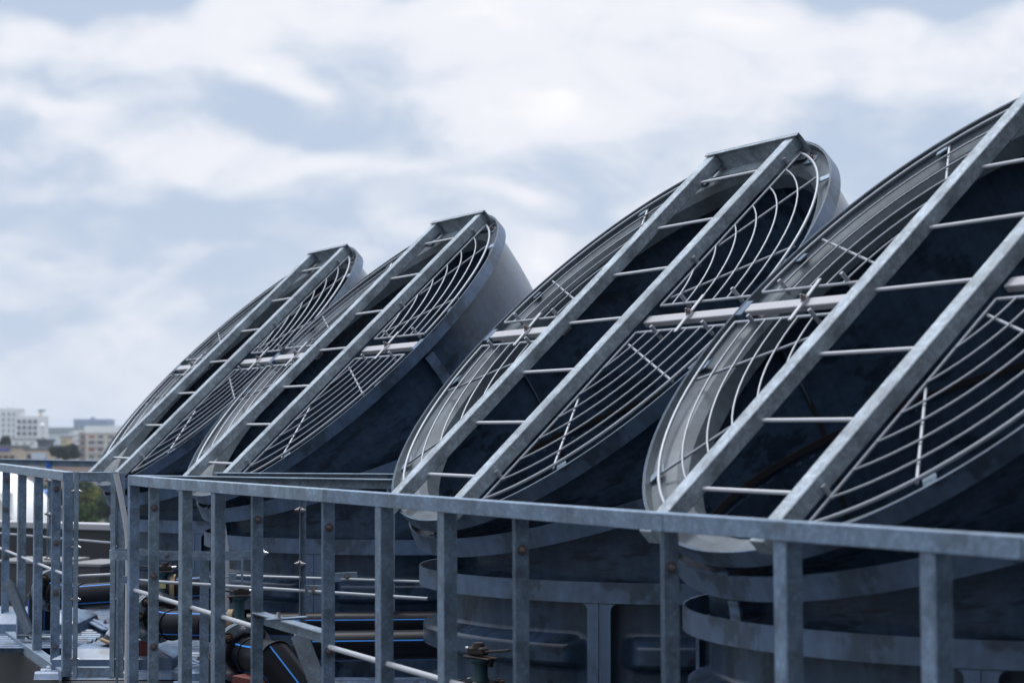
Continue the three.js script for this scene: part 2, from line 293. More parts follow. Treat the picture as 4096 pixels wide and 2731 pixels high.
  for (const s of [-1, 1]) {
    const pl = mesh('anchor_plate', beam(onA(s * 0.385, 0.99, -0.05), onA(s * 0.46, 0.99, -0.05), 0.05, 0.006, nA), M.galv, o);
    const q = mesh('bolt', BOLT, M.bolt, pl); q.position.copy(onA(s * 0.43, 0.99, -0.047)); q.quaternion.setFromUnitVectors(V(0, 1, 0), nA);
    // --- cross beam either side
    const cb = mesh('cross_beam', beam(onA(s * 0.351, 0, -0.028), onA(s * 1.075, 0, -0.028), 0.043, 0.026, nA, 0, 0, 0.003), M.flat, o);
    mesh('end_bracket', beam(onA(s * 1.077, 0, -0.034), onA(s * 1.118, 0, -0.034), 0.075, 0.04, nA), M.flange, cb);
    const st = mesh('clamp_strap', beam(onA(s * 0.70 + 0.02, -0.105, -0.005), onA(s * 0.70 - 0.02, 0.105, -0.005), 0.018, 0.006, nA), M.white, o);
    const b = mesh('bolt', BOLT, M.bolt, st); b.position.copy(onA(s * 0.70, 0, -0.002)); b.quaternion.setFromUnitVectors(V(0, 1, 0), nA);
  }
  // --- four guard grilles of bent rod
  const RS = [0.47, 0.57, 0.67, 0.77, 0.87, 0.97], RO = 1.066, UE = 0.37, VE = 0.078;
  for (const su of [-1, 1]) for (const sv of [-1, 1]) {
    const at = (u, v, n) => onA(su * u, sv * v, n), vMax = Math.sqrt(RO * RO - UE * UE), uMax = Math.sqrt(RO * RO - VE * VE);
    const g = mesh('guard_grille', rod(at(UE, VE, -0.016), at(uMax, VE, -0.016), 0.0057), M.rodm, o);
    mesh('edge_rod', rod(at(UE, VE, -0.016), at(UE, vMax, -0.016), 0.0057), M.rodm, g);
    const arc = (r) => { const a0 = Math.asin(VE / r), a1 = Math.acos(UE / r); return (t) => { const a = a0 + (a1 - a0) * t; return at(r * Math.cos(a), r * Math.sin(a), -0.014); }; };
    for (const r of RS) mesh('guard_rod', tube(arc(r), Math.ceil(5 + r * 9), 0.0036, 6), M.rodm, g);
    mesh('rim_rod', tube(arc(RO), 20, 0.0058, 7), M.rodm, g);
    for (const a of [20, 50]) { const c = Math.cos(a * D2R), s = Math.sin(a * D2R); mesh('spoke_rod', rod(at(UE, UE * s / c, -0.025), at(RO * c, RO * s, -0.025), 0.0051), M.rodm, g); }
    for (const a of [15, 48]) { const c = Math.cos(a * D2R), s = Math.sin(a * D2R); mesh('rim_tab', beam(at(1.058 * c, 1.058 * s, -0.028), at(1.119 * c, 1.119 * s, -0.04), 0.042, 0.006, nA), M.galv, o); }
    for (const u of [0.55, 0.93]) mesh('stop_pin', rod(at(u, VE + 0.012, -0.045), at(u, VE + 0.012, 0.022), 0.008, 7), M.rodm, g);
  }
  return o;
}
const hoodLabels = ['farthest hood, at the far left against the distant town', 'second hood from the left, its pale back seen against sky', 'third hood from the left, whole ladder and grilles in view', 'nearest and largest hood, cut off by right picture edge', 'next one along the row, just outside the right picture edge'].map((s) => 'grey tilted exhaust hood: ' + s);
{
  const first = makeHood(hoodLabels[2]), c3 = V(0.36654, 0, -8.47379), rd = V(Math.sin(ROW), 0, Math.cos(ROW)), off = onA(0, 0).x;
  const place = (o, along) => { const p = c3.clone().addScaledVector(rd, along).addScaledVector(V(Math.cos(PSI), 0, -Math.sin(PSI)), -off); o.position.set(p.x, 0, p.z); o.rotation.y = PSI; };
  place(first, 0);
  [[-5.5557, 0], [-3.2731, 1], [2.2826, 3], [5.5557, 4]].forEach(([a, i]) => { const c = first.clone(); c.name = numbered('exhaust_hood'); c.userData = { ...first.userData, label: hoodLabels[i] }; scene.add(c); place(c, a); });
}

// ---------------------------------------------------------------- platform of the cooling tower
const RAILY = EYE - 0.212; // top of the railings
const railAt = (px, py) => { const d = spot(px, py, 1); const k = (RAILY - EYE) / (d.y - EYE); return V(d.x * k, RAILY, d.z * k); };
const PL = [railAt(0, 1856), railAt(255, 1887)];                       // left railing
const PM = [railAt(515, 1900), railAt(602, 1908.5), railAt(1296, 1956), railAt(2660, 2053), railAt(4096, 2146)]; // front railing
PL[0].add(PL[0].clone().sub(PL[1]).multiplyScalar(0.12));
PM.push(PM[4].clone().add(PM[4].clone().sub(PM[3]).multiplyScalar(1.1)));
function along(line, px) { // the point of a plan line that is seen at column px
  for (let i = 0; i + 1 < line.length; i++) { let a = 0, b = 1; const f = (t) => seenX(line[i].clone().lerp(line[i + 1], t)) - px; if (f(0) > 0 && i === 0) return line[0].clone(); if (f(0) <= 0 && f(1) >= 0) { for (let k = 0; k < 40; k++) { const m = (a + b) / 2; if (f(m) < 0) a = m; else b = m; } return line[i].clone().lerp(line[i + 1], a); } }
  return line[line.length - 1].clone();
}
const dirAt = (line, p) => { let best = 0, bd = 1e9; for (let i = 0; i + 1 < line.length; i++) { const l = new THREE.Line3(line[i], line[i + 1]), c = l.closestPointToPoint(p, true, V(0, 0, 0)), d = c.distanceTo(p); if (d < bd) { bd = d; best = i; } } return line[best + 1].clone().sub(line[best]).setY(0).normalize(); };
const at = (p, y) => V(p.x, y, p.z);

function anglePost(parent, p, d, y0, y1, joint, lean = 0) {
  // d = direction of the rail toward the camera; m = outward normal
  const m = V(-d.z, 0, d.x); if (m.x > 0) m.negate();
  const b = at(p, y0).addScaledVector(d, lean), t = at(p, y1), W = 0.046, T = 0.005;
  const legs = [beam(b.clone().addScaledVector(m, -W / 2), t.clone().addScaledVector(m, -W / 2), W, T, d, 0, 0, 0.0012)];
  if (joint) { const q = d.clone().multiplyScalar(-0.011); legs.push(beam(b.clone().addScaledVector(m, -W / 2).add(q), t.clone().addScaledVector(m, -W / 2).add(q), W, T, d, 0, 0, 0.0012), beam(b.clone().addScaledVector(m, -W + 0.0025).addScaledVector(d, -0.0385), t.clone().addScaledVector(m, -W + 0.0025).addScaledVector(d, -0.0385), T, W, d, 0, 0, 0.0012)); }
  else legs.push(beam(b.clone().addScaledVector(m, -T / 2).addScaledVector(d, -T / 2 - W / 2 - 0.0005), t.clone().addScaledVector(m, -T / 2).addScaledVector(d, -T / 2 - W / 2 - 0.0005), T, W, d, 0, 0, 0.0012));
  const post = put('post', merge(legs), M.galv, parent);
  if (joint) for (const y of joint) { const f = (y - y0) / (y1 - y0); bolt(post, b.clone().lerp(t, f).addScaledVector(m, -W / 2).addScaledVector(d, 0.0027), d, M.bolt); }
  return post;
}
function angleRail(parent, name, p, q, y, d, flip = 1, size = 0.046) { // vertical leg on the outside, flat leg on top going inward
  const m = V(-d.z, 0, d.x); if (m.x > 0) m.negate();
  const mid = (a, k, dy) => at(a, y + dy).addScaledVector(m, k);
  return put(name, merge([beam(mid(p, 0.0035, -size / 2), mid(q, 0.0035, -size / 2), 0.006, size, V(0, 1, 0), 0, 0, 0.002), beam(mid(p, -0.025, -0.003), mid(q, -0.025, -0.003), 0.05, 0.006, V(0, 1, 0), 0, 0, 0.002)]), M.galv, parent);
}

// --- platform body: deck plate with dark casing below
{
  const inn = (p, k, d) => { const m = V(-d.z, 0, d.x); if (m.x > 0) m.negate(); return p.clone().addScaledVector(m, k); };
  const dl = dirAt(PL, PL[1]), dm = dirAt(PM, PM[3]);
  const poly = [inn(PL[0], 0.012, dl), inn(PL[1], 0.012, dl), V(-2.02, 0, -10.40), V(-1.86, 0, -9.80), inn(PM[1], 0.012, dm), inn(PM[2], 0.012, dm), inn(PM[3], 0.012, dm), inn(PM[4], 0.012, dm), inn(PM[5], 0.012, dm), V(9, 0, -1), V(9, 0, -21), V(-4.6, 0, -18)];
  const sh = new THREE.Shape(poly.map((p) => new THREE.Vector2(p.x, -p.z)));
  const g = new THREE.ExtrudeGeometry(sh, { depth: 2.6, bevelEnabled: false }); g.rotateX(-Math.PI / 2); g.translate(0, -2.6 - 0.055, 0);
  structure('platform', g, M.plat);
  structure('roof', new THREE.BoxGeometry(34, 0.4, 40).translate(3, -2.92, -4), M.roofing);
}

// --- left railing
const dL = PL[1].clone().sub(PL[0]).setY(0).normalize();
{
  const o = thing('railing', 'galvanized railing at the far left, before the town view', 'railing', at(PL[1], 0), 'platform railings');
  angleRail(o, 'top_rail', PL[0], PL[1], RAILY, dL);
  angleRail(o, 'bottom_rail', PL[0], PL[1], 0.0, dL, 1, 0.055);
  for (const [px, j] of [[9, [0.9, 0.72, 0.43, 0.06]], [73, 0], [138, 0], [207, [0.9, 0.62, 0.36, 0.08]]]) anglePost(o, along(PL, px), dL, 0.001, RAILY - 0.007, j);
  const e = along(PL, 260); const ep = anglePost(o, e, dL, -0.03, RAILY - 0.001, 0);
  put('knee_rod', rod(at(PL[0], 0.47).addScaledVector(V(dL.z, 0, -dL.x), 0.024), at(e, 0.475).addScaledVector(V(dL.z, 0, -dL.x), 0.024), 0.008, 9), M.white, o);
}
// --- return panel beside the access opening
{
  const a = spot(296, 1888, 10.43), b = spot(462, 1888, 10.43); a.y = b.y = RAILY;
  const o = thing('corner_railing', 'narrow rectangular railing panel closing the corner beside left railing', 'railing', at(a, 0), 'platform railings');
  const dx = V(1, 0, 0), f = V(0, 0, 1);
  put('top_rail', merge([beam(at(a, RAILY - 0.023), at(b, RAILY - 0.023), 0.006, 0.046), beam(at(a, RAILY - 0.003).add(V(0, 0, -0.026)), at(b, RAILY - 0.003).add(V(0, 0, -0.026)), 0.045, 0.006)]), M.galv, o);
  put('bottom_rail', merge([beam(at(a, 0.0), at(b, 0.0), 0.006, 0.05), beam(at(a, 0.022).add(V(0, 0, -0.026)), at(b, 0.022).add(V(0, 0, -0.026)), 0.045, 0.006)]), M.galv, o);
  for (const [p, s] of [[a, 1], [b, -1]]) {
    const k = put('post', merge([beam(V(p.x + s * 0.005, -0.03, p.z - 0.028), V(p.x + s * 0.005, RAILY + 0.002, p.z - 0.028), 0.05, 0.005, dx), beam(V(p.x + s * 0.012, -0.03, p.z + 0.0055), V(p.x + s * 0.012, RAILY + 0.002, p.z + 0.0055), 0.024, 0.004, f)]), M.galv, o);
    for (const y of [0.9, 0.62, 0.36, 0.06]) { bolt(k, V(p.x + s * 0.002 - 0.001, y, p.z - 0.028), V(-1, 0, 0), M.bolt); bolt(k, V(p.x + s * 0.008 + 0.001, y, p.z - 0.028), V(1, 0, 0), M.zinc); }
  }
  const fp = put('post', merge([beam(V(b.x + 0.022, -0.03, b.z - 0.02), V(b.x + 0.022, RAILY - 0.002, b.z - 0.02), 0.04, 0.004, f)]), M.galv, o); void fp;
  put('knee_rod', rod(at(a, 0.477), at(b, 0.487), 0.008, 9), M.rodm, o);
}
// --- front railing
{
  const o = thing('railing', 'long galvanized railing crossing the foreground from centre left to right', 'railing', at(PM[1], 0), 'platform railings');
  for (let i = 0; i + 1 < PM.length; i++) { const d = PM[i + 1].clone().sub(PM[i]).setY(0).normalize(); angleRail(o, 'top_rail', PM[i].clone().addScaledVector(d, i ? 0.0012 : 0), PM[i + 1].clone().addScaledVector(d, -0.0012), RAILY, d); }
  const posts = [[518, 0, 1], [595, [0.86, 0.555, 0.24], 0], [727, 0, 0], [858, 0, 0], [1007, [0.86, 0.49, 0.17], 0], [1290, [0.86, 0.42], 0], [1521, 0, 0], [1773, 0, 0], [2057, [0.86, 0.46], 0], [2651, [0.86, 0.42], 0], [3142, 0, 0], [3738, 0, 0], [4330, 0, 0], [4900, [0.86, 0.4], 0]];
  const pts = posts.map(([px]) => along(PM, px));
  posts.forEach(([px, j], i) => { const d = dirAt(PM, pts[i]); anglePost(o, pts[i], d, -0.04, RAILY - 0.007, j, 0.012); });
  const inw = (p, y) => { const d = dirAt(PM, p); return V(p.x, y, p.z).addScaledVector(V(d.z, 0, -d.x), 0.026); };
  const ky = (i) => 0.462 - 0.045 * Math.min(1, i / 8);
  for (const [i, k] of [[0, 4], [5, 8], [8, 9], [9, 13]]) put('knee_rod', rod(inw(pts[i], ky(i)), inw(pts[k], ky(k)), 0.0098, 10), M.white, o);
  const d = dirAt(PM, pts[4]), a = inw(pts[4], 0.475), b = inw(pts[5], 0.46);
  const kb = put('knee_bar', merge([beam(a.clone().addScaledVector(d, 0.004), b.clone().addScaledVector(d, -0.014), 0.006, 0.052, V(0, 1, 0), 0.024, 0, 0.002), beam(a.clone().addScaledVector(d, 0.004), b.clone().addScaledVector(d, -0.014), 0.046, 0.006, V(0, 1, 0), -0.003, 0.023, 0.002)]), M.galv, o);
  const c = a.clone().lerp(b, 0.42); c.y += 0.029; const lp = put('latch_plate', beam(c.clone().add(V(-0.07, 0, 0.02)), c.clone().add(V(0.07, 0.004, -0.05)), 0.035, 0.006), M.galv, o); bolt(lp, c.clone().add(V(-0.03, 0.003, 0)), V(0, 1, 0), M.zinc); void kb;
}
// --- railings of the walkway between the second and third hoods, and behind the farthest hood
function farRailing(label, p, q, posts, kneeY, group, thin, ext = 0) {
  const o = thing('railing', label, 'railing', at(p, 0), group), d = q.clone().sub(p).setY(0).normalize();
  put('top_rail', merge([beam(at(p, p.y - 0.022), at(q, q.y - 0.022), 0.006, 0.044), beam(at(p, p.y - 0.003), at(q, q.y - 0.003), 0.045, 0.006, V(0, 1, 0), d.x > 0 ? -0.026 : 0.026)]), M.galv, o);
  for (const t of posts) {
    const b = p.clone().lerp(q, t), y1 = b.y - 0.007, k = put('post', merge([beam(V(b.x, 0, b.z - 0.006), V(b.x, y1, b.z - 0.006), 0.005, thin ? 0.022 : 0.04, V(0, 0, 1)), beam(V(b.x + 0.0145, 0, b.z - 0.019), V(b.x + 0.0145, y1, b.z - 0.019), 0.004, thin ? 0.022 : 0.04, V(1, 0, 0))]), M.galv, o);
    for (const y of [0.86, 0.62, 0.3]) { bolt(k, V(b.x - 0.003, y * y1, b.z - 0.006), V(-1, 0, 0), M.bolt); bolt(k, V(b.x + 0.003, y * y1, b.z - 0.006), V(1, 0, 0), M.zinc); }
  }
  put('knee_rod', rod(at(p, kneeY[0]), at(q, kneeY[1]).addScaledVector(d, ext), 0.0078, 9), M.rodm, o);
  return o;
}
{
  const p1 = railAt(549, 1899.5), q1 = railAt(1590, 1915.5);
  const w1 = farRailing('galvanized railing joining front railing, running right behind it', p1, q1, [0.645], [0.505, 0.49], 'platform railings', true, 0.16);
  const m = p1.clone().lerp(q1, 0.665); const pl = put('splice_plate', beam(V(m.x + 0.0, 0.5, m.z + 0.014), V(m.x + 0.085, 0.498, m.z + 0.018), 0.005, 0.048), M.galv, w1); bolt(pl, V(m.x + 0.04, 0.5, m.z + 0.02), V(0, 0, 1), M.bolt);
  const p2 = railAt(869, 1889), q2 = railAt(1566, 1894).addScaledVector(V(1, 0, 0.05), 0.12);
  const w2 = farRailing('galvanized railing just in front of second hood, its top seen above another rail', p2, q2, [0.0, 0.86], [0.487, 0.475], 'platform railings', false, 0.25);
  const n = p2.clone().lerp(q2, 0.6); const p3 = put('splice_plate', beam(V(n.x, 0.49, n.z + 0.012), V(n.x + 0.11, 0.495, n.z + 0.014), 0.005, 0.045), M.galv, w2); bolt(p3, V(n.x + 0.06, 0.493, n.z + 0.017), V(0, 0, 1), M.bolt);
  const p4 = railAt(-60, 1834), q4 = railAt(472, 1843.5);
  const w3 = farRailing('galvanized railing at the far platform edge, level with distant trees', p4, q4, [0.49], [0.46, 0.44], 'platform railings', true);
  const tie = p4.clone().lerp(q4, 0.5);
  const ty = thing('tie_cord', 'blue plastic cord knotted round the far railing', 'cord', at(tie, 0.6));
  put('knot', tube(new THREE.CatmullRomCurve3([V(-0.03, 0.012, 0), V(-0.012, -0.03, 0.02), V(0.012, -0.06, 0.02), V(0.004, 0.0, 0.025), V(-0.018, -0.055, 0.022), V(0.02, -0.02, 0.02), V(0.05, -0.012, 0.012)].map((v) => v.add(at(tie, RAILY)))), 30, 0.0045, 6), M.blue, ty);
  put('tail', tube(new THREE.CatmullRomCurve3([V(0.0, -0.04, 0.02), V(0.055, -0.12, 0.02), V(0.045, -0.17, 0.02), V(0.075, -0.19, 0.02), V(0.03, -0.27, 0.02)].map((v) => v.add(at(tie, RAILY)))), 26, 0.004, 6), M.blue, ty); void w3;
}
// --- caged ladder coming up through the opening
{
  const c = V(-1.568, 0, -10.1), o = thing('access_ladder', 'caged access ladder rising behind start of front railing', 'ladder', at(c, 0));
  const W = 0.365, Dp = 0.17, hoopY = 0.612;
  const hoop = new THREE.CatmullRomCurve3([V(W - 0.01, 0, -Dp * 0.3), V(W, 0, 0.1), V(W - 0.04, 0, Dp), V(0, 0, Dp + 0.02), V(-W + 0.05, 0, Dp), V(-W, 0, 0.09), V(-W + 0.015, 0, 0), V(-W + 0.06, 0, -0.03)].map((v) => v.add(at(c, 0))), false, 'centripetal');
  const H = (t, y, k) => { const p = hoop.getPoint(t), g = hoop.getTangent(t), n = V(g.z, 0, -g.x).normalize(); return V(p.x + n.x * k, y, p.z + n.z * k); };
  const hb = (y0, y1) => merge([grid((s, w) => H(s, y0 + (y1 - y0) * w, 0.0025), 60, 1, true, [1.4, 0.05]), grid((s, w) => H(s, y0 + (y1 - y0) * w, -0.0025), 60, 1, false, [1.4, 0.05]), grid((s, w) => H(s, y1, -0.0025 + 0.005 * w), 60, 1), grid((s, w) => H(s, y0, -0.0025 + 0.005 * w), 60, 1, true)]);
  const h = put('cage_hoop', hb(hoopY - 0.021, hoopY + 0.021), M.galv, o);
  bolt(h, H(0.46, hoopY, -0.004), V(0, 0, 1), M.bolt); bolt(h, V(c.x + 0.363, hoopY, c.z - 0.01), V(1, 0, 0), M.zinc);
  for (const px of [481, 826, 946, 1046]) { const p = spot(px, 2300, 10.02), wd = px === 826 ? 0.044 : 0.012; put('cage_strap', beam(V(p.x, -0.05, p.z - (px === 946 ? 0.2 : -0.075)), V(p.x, hoopY - (px === 826 ? -0.01 : 0.024), p.z - (px === 946 ? 0.2 : -0.075)), wd, 0.006, V(0, 0, 1)), M.galv, o); }
  for (const [x0, y0, x1, y1] of [[462, 1893, 508, 2120], [862, 1930, 903, 2170]]) {
    const a = spot(x0, y0, 10.25), b = spot(x1, y1, 10.25), e = V(b.x + 0.004, 0.25, b.z), f = V(b.x + 0.004, -0.05, b.z);
    put('ladder_stringer', tube(new THREE.CatmullRomCurve3([a, a.clone().lerp(b, 0.5), b.clone().add(V(-0.008, 0.03, 0)), V(b.x + 0.002, b.y - 0.06, b.z), e, f], false, 'centripetal'), 50, 0.0135, 10), M.white, o);
  }
  const bp = spot(488, 2318, 10.1); put('cage_bracket', merge([beam(bp, bp.clone().add(V(0.04, 0, 0)), 0.005, 0.035), beam(bp.clone().add(V(0.042, 0, -0.02)), bp.clone().add(V(0.042, 0, 0.02)), 0.004, 0.035)]), M.galv, o);
  const b2 = spot(915, 2306, 10.0); put('cage_bracket', merge([beam(b2, b2.clone().add(V(0.036, 0, 0)), 0.005, 0.034), beam(b2.clone().add(V(-0.02, -0.003, -0.01)), b2.clone().add(V(-0.001, -0.003, -0.01)), 0.005, 0.008)]), M.galv, o);
}

// ---------------------------------------------------------------- deck: ribbed sheets, moulded covers, joint strips
const onY = (px, py, y) => { const d = spot(px, py, 1), k = (y - EYE) / (d.y - EYE); return V(d.x * k, y, d.z * k); };
{
  const prof = (z) => { const t = ((z / 0.13) % 1 + 1) % 1; return 0.035 * (sstep(0.1, 0.22, t) - sstep(0.6, 0.72, t)); };
  for (const [x0, x1, z0, z1, y] of [[-2.42, -1.3, -12.6, -10.55, -0.05], [-3.6, -2.45, -14.6, -11.75, -0.05], [-2.43, -1.62, -15.6, -12.63, -0.05], [-1.28, -0.3, -10.4, -9.2, -0.05]]) {
    const n = Math.round((z1 - z0) / 0.13) * 10;
    structure('deck_sheet', grid((s, t) => { const z = z0 + (z1 - z0) * t; return V(x0 + (x1 - x0) * s, y + prof(z), z); }, 2, n, true, [2, 3]), M.deck);
  }
}
function cover(label, x0, x1, z0, z1, h) { // low moulded lid: skirt, sloped shoulders, flat top
  const o = thing('moulded_cover', label, 'cover', V((x0 + x1) / 2, -0.03, (z0 + z1) / 2), 'moulded lids on the deck');
  const f = (ix, y) => [V(x0 + ix, y, z1 - ix), V(x1 - ix, y, z1 - ix), V(x1 - ix, y, z0 + ix), V(x0 + ix, y, z0 + ix)];
  const rows = [f(0, -0.03), f(0.004, h * 0.42), f(0.014, h * 0.5), f(0.10, h * 0.96), f(0.115, h), f(0.13, h)];
  const pos = []; const quad = (a, b, c, d) => { for (const p of [a, b, c, a, c, d]) pos.push(p.x, p.y, p.z); };
  for (let r = 0; r + 1 < rows.length; r++) for (let k = 0; k < 4; k++) quad(rows[r][k], rows[r][(k + 1) % 4], rows[r + 1][(k + 1) % 4], rows[r + 1][k]);
  quad(...rows[5]);
  const g = new THREE.BufferGeometry(); g.setAttribute('position', new THREE.Float32BufferAttribute(pos, 3)); g.setAttribute('uv', new THREE.Float32BufferAttribute(pos.filter((_, i) => i % 3 !== 1).map((v) => v * 0.8), 2)); g.computeVertexNormals();
  put('lid', g, M.deck, o);
  put('base_lip', merge([beam(V(x0 - 0.03, -0.022, z1 + 0.02), V(x1 + 0.03, -0.022, z1 + 0.02), 0.035, 0.014), beam(V(x0 - 0.03, -0.022, z0 - 0.02), V(x1 + 0.03, -0.022, z0 - 0.02), 0.035, 0.014)]), M.deck, o);
  return o;
}
cover('low grey moulded lid with sloped shoulders below leaning black riser', -2.36, -1.74, -11.12, -10.68, 0.085);
cover('low grey moulded lid under the farthest black pipe elbow', -3.2, -2.62, -13.2, -12.55, 0.1);
cover('low grey moulded lid farther right, behind the ladder posts', -1.62, -1.36, -10.55, -10.2, 0.05);
function strip(label, a, b, w) {
  const o = thing('joint_strip', label, 'joint strip', a.clone(), 'bolted joint strips on the deck'), up = V(0, 1, 0);
  const s = put('strip', merge([beam(a, b, w, 0.012), beam(a.clone().add(V(0, 0.008, 0)), b.clone().add(V(0, 0.008, 0)), w * 0.3, 0.01)]), M.deck, o);
  const sd = b.clone().sub(a).normalize().cross(up).multiplyScalar(w * 0.85);
  for (const t of [0.2, 0.45, 0.7, 0.9]) { bolt(s, a.clone().lerp(b, t).addScaledVector(sd, -0.4).add(V(0, 0.006, 0)), up, M.bolt); }
}
strip('bolted strip on the deck beyond the leaning riser', onY(310, 2452, 0.015), onY(440, 2520, 0.015), 0.09);
strip('bolted strip on the deck below the middle black pipe', onY(545, 2568, 0.015), onY(800, 2658, 0.015), 0.08);

// ---------------------------------------------------------------- black plastic pipes with blue stripes
function pipeRun(label, pts, r, flanges = [], opt = {}) {
  const o = thing('water_pipe', label, 'pipe', pts[0].clone(), 'black water pipes with blue stripes');
  for (let i = 0; i + 1 < pts.length; i++) {
    const a = pts[i].clone(), b = pts[i + 1].clone(), d = b.clone().sub(a).normalize();
    // mitred ends: cut each segment by the plane that halves the bend
    const cut = (k) => { if (k <= 0 || k >= pts.length - 1) return d.clone(); return pts[k].clone().sub(pts[k - 1]).normalize().add(pts[k + 1].clone().sub(pts[k]).normalize()).normalize(); };
    const na = cut(i), nb = cut(i + 1), ref = Math.abs(d.y) > 0.8 ? V(1, 0, 0) : V(0, 1, 0), x = ref.clone().cross(d).normalize(), y = d.clone().cross(x);
    const edge = (c, n, w, k = r) => { const q = x.clone().multiplyScalar(Math.cos(w) * k).addScaledVector(y, Math.sin(w) * k); return c.clone().add(q).addScaledVector(d, -q.dot(n) / d.dot(n)); };
    const pc = put('pipe_length', grid((s, t) => edge(a, na, s * 2 * Math.PI).lerp(edge(b, nb, s * 2 * Math.PI), t), 30, 1, false), M.pe, o);
    for (let k = 0; k < 4; k++) { const w = (opt.roll ?? 0.6) + k * Math.PI / 2; put('blue_stripe', merge([-0.028, 0.028].map((e, q) => q ? grid((s, t) => edge(a, na, w - 0.042 + 0.084 * s, r + 0.0012).lerp(edge(b, nb, w - 0.042 + 0.084 * s, r + 0.0012), 0.01 + 0.98 * t), 2, 1, false) : null).filter(Boolean)), M.blue, pc); }
    if (i) { const n = na; const bead = put('weld_bead', tube((t) => edge(a, n, t * 2 * Math.PI, r + 0.002), 32, 0.005, 6), M.pe, o); void bead; }
  }
  for (const [c, n, rf] of flanges) {
    const q = new THREE.Quaternion().setFromUnitVectors(V(0, 1, 0), n.clone().normalize());
    for (const s of [-1, 1]) {
      const pl = put('flange', new THREE.CylinderGeometry(rf, rf, 0.018, 40).translate(0, s * 0.0135, 0).applyQuaternion(q).translate(c.x, c.y, c.z), M.steel, o);
      if (s > 0) for (let k = 0; k < 8; k++) { const w = k * Math.PI / 4 + 0.25; bolt(pl, V(Math.cos(w) * rf * 0.8, 0.0226, Math.sin(w) * rf * 0.8).applyQuaternion(q).add(c), n, k % 3 === 2 ? M.zinc : M.rustBolt, BIGBOLT); }
    }
    put('collar', new THREE.CylinderGeometry(r * 1.14, r * 1.14, 0.03, 30).translate(0, 0.036, 0).applyQuaternion(q).translate(c.x, c.y, c.z), M.pe, o);
  }
  return o;
}
const FN = V(0.6, 0, 0.8);
const step = (p, k, dy = 0) => p.clone().addScaledVector(FN, k).add(V(0, dy, 0));
{
  const fa = spot(206, 2362, 12.2), ra = step(fa, -0.17, 0.0); pipeRun('farthest black pipe with elbow standing on a lid, at left', [V(ra.x, 0.03, ra.z), V(ra.x, ra.y - 0.05, ra.z), step(ra, 0.035, -0.006), fa, step(fa, 0.09, -0.012), spot(330, 2384, 11.95), V(-1.64, 0.33, -11.74)], 0.069, [[fa, FN, 0.122]]);
  const fb = spot(620, 2470, 10.72), rb = step(fb, -0.26, 0.035), b = pipeRun('middle black pipe from leaning riser through bolted flange to the right', [spot(462, 2590, 10.9), rb.clone().add(V(-0.012, -0.06, 0)), step(rb, 0.05, 0.004), fb, step(fb, 0.07, -0.018), spot(690, 2499, 10.5), spot(842, 2503, 10.3), spot(990, 2498, 10.0)], 0.073, [[fb, FN, 0.132]]);
  const cs = spot(462, 2588, 10.9), ce = cs.clone().lerp(rb.clone().add(V(-0.012, -0.06, 0)), 0.45), cq = new THREE.Quaternion().setFromUnitVectors(V(0, 1, 0), ce.clone().sub(cs).normalize()), cm = cs.clone().lerp(ce, 0.5);
  const sk = put('sealed_base', new THREE.CylinderGeometry(0.0755, 0.084, cs.distanceTo(ce), 36, 8, true).applyQuaternion(cq).translate(cm.x, cm.y, cm.z), M.paint, b);
  put('base_ring', new THREE.TorusGeometry(0.083, 0.01, 8, 36).rotateX(Math.PI / 2).applyQuaternion(cq).translate(cs.x, cs.y + 0.004, cs.z), M.tan, b); void sk;
  const fc = spot(972, 2612, 9.32); pipeRun('nearest black pipe bending down to the deck behind front railing', [step(fc, -0.15, 0).setY(-0.04), step(fc, -0.15, -0.04), step(fc, -0.11, 0), fc, step(fc, 0.1, -0.006), spot(1100, 2640, 9.0), spot(1215, 2790, 8.95), spot(1222, 2850, 8.95)], 0.081, [[fc, V(0.45, 0, 0.89), 0.136]], { roll: 0.9 });
  pipeRun('upper of two straight black pipes running toward third hood', [spot(985, 2498, 10.0), V(0.62, 0.27, -10.25)], 0.056, [], { roll: 1.15 });
  pipeRun('lower of two straight black pipes running toward third hood', [spot(1225, 2585, 9.62).setY(-0.05), spot(1225, 2600, 9.62), spot(1236, 2585, 9.625), V(0.62, 0.2, -9.95)], 0.07, [], { roll: 1.15 });
}
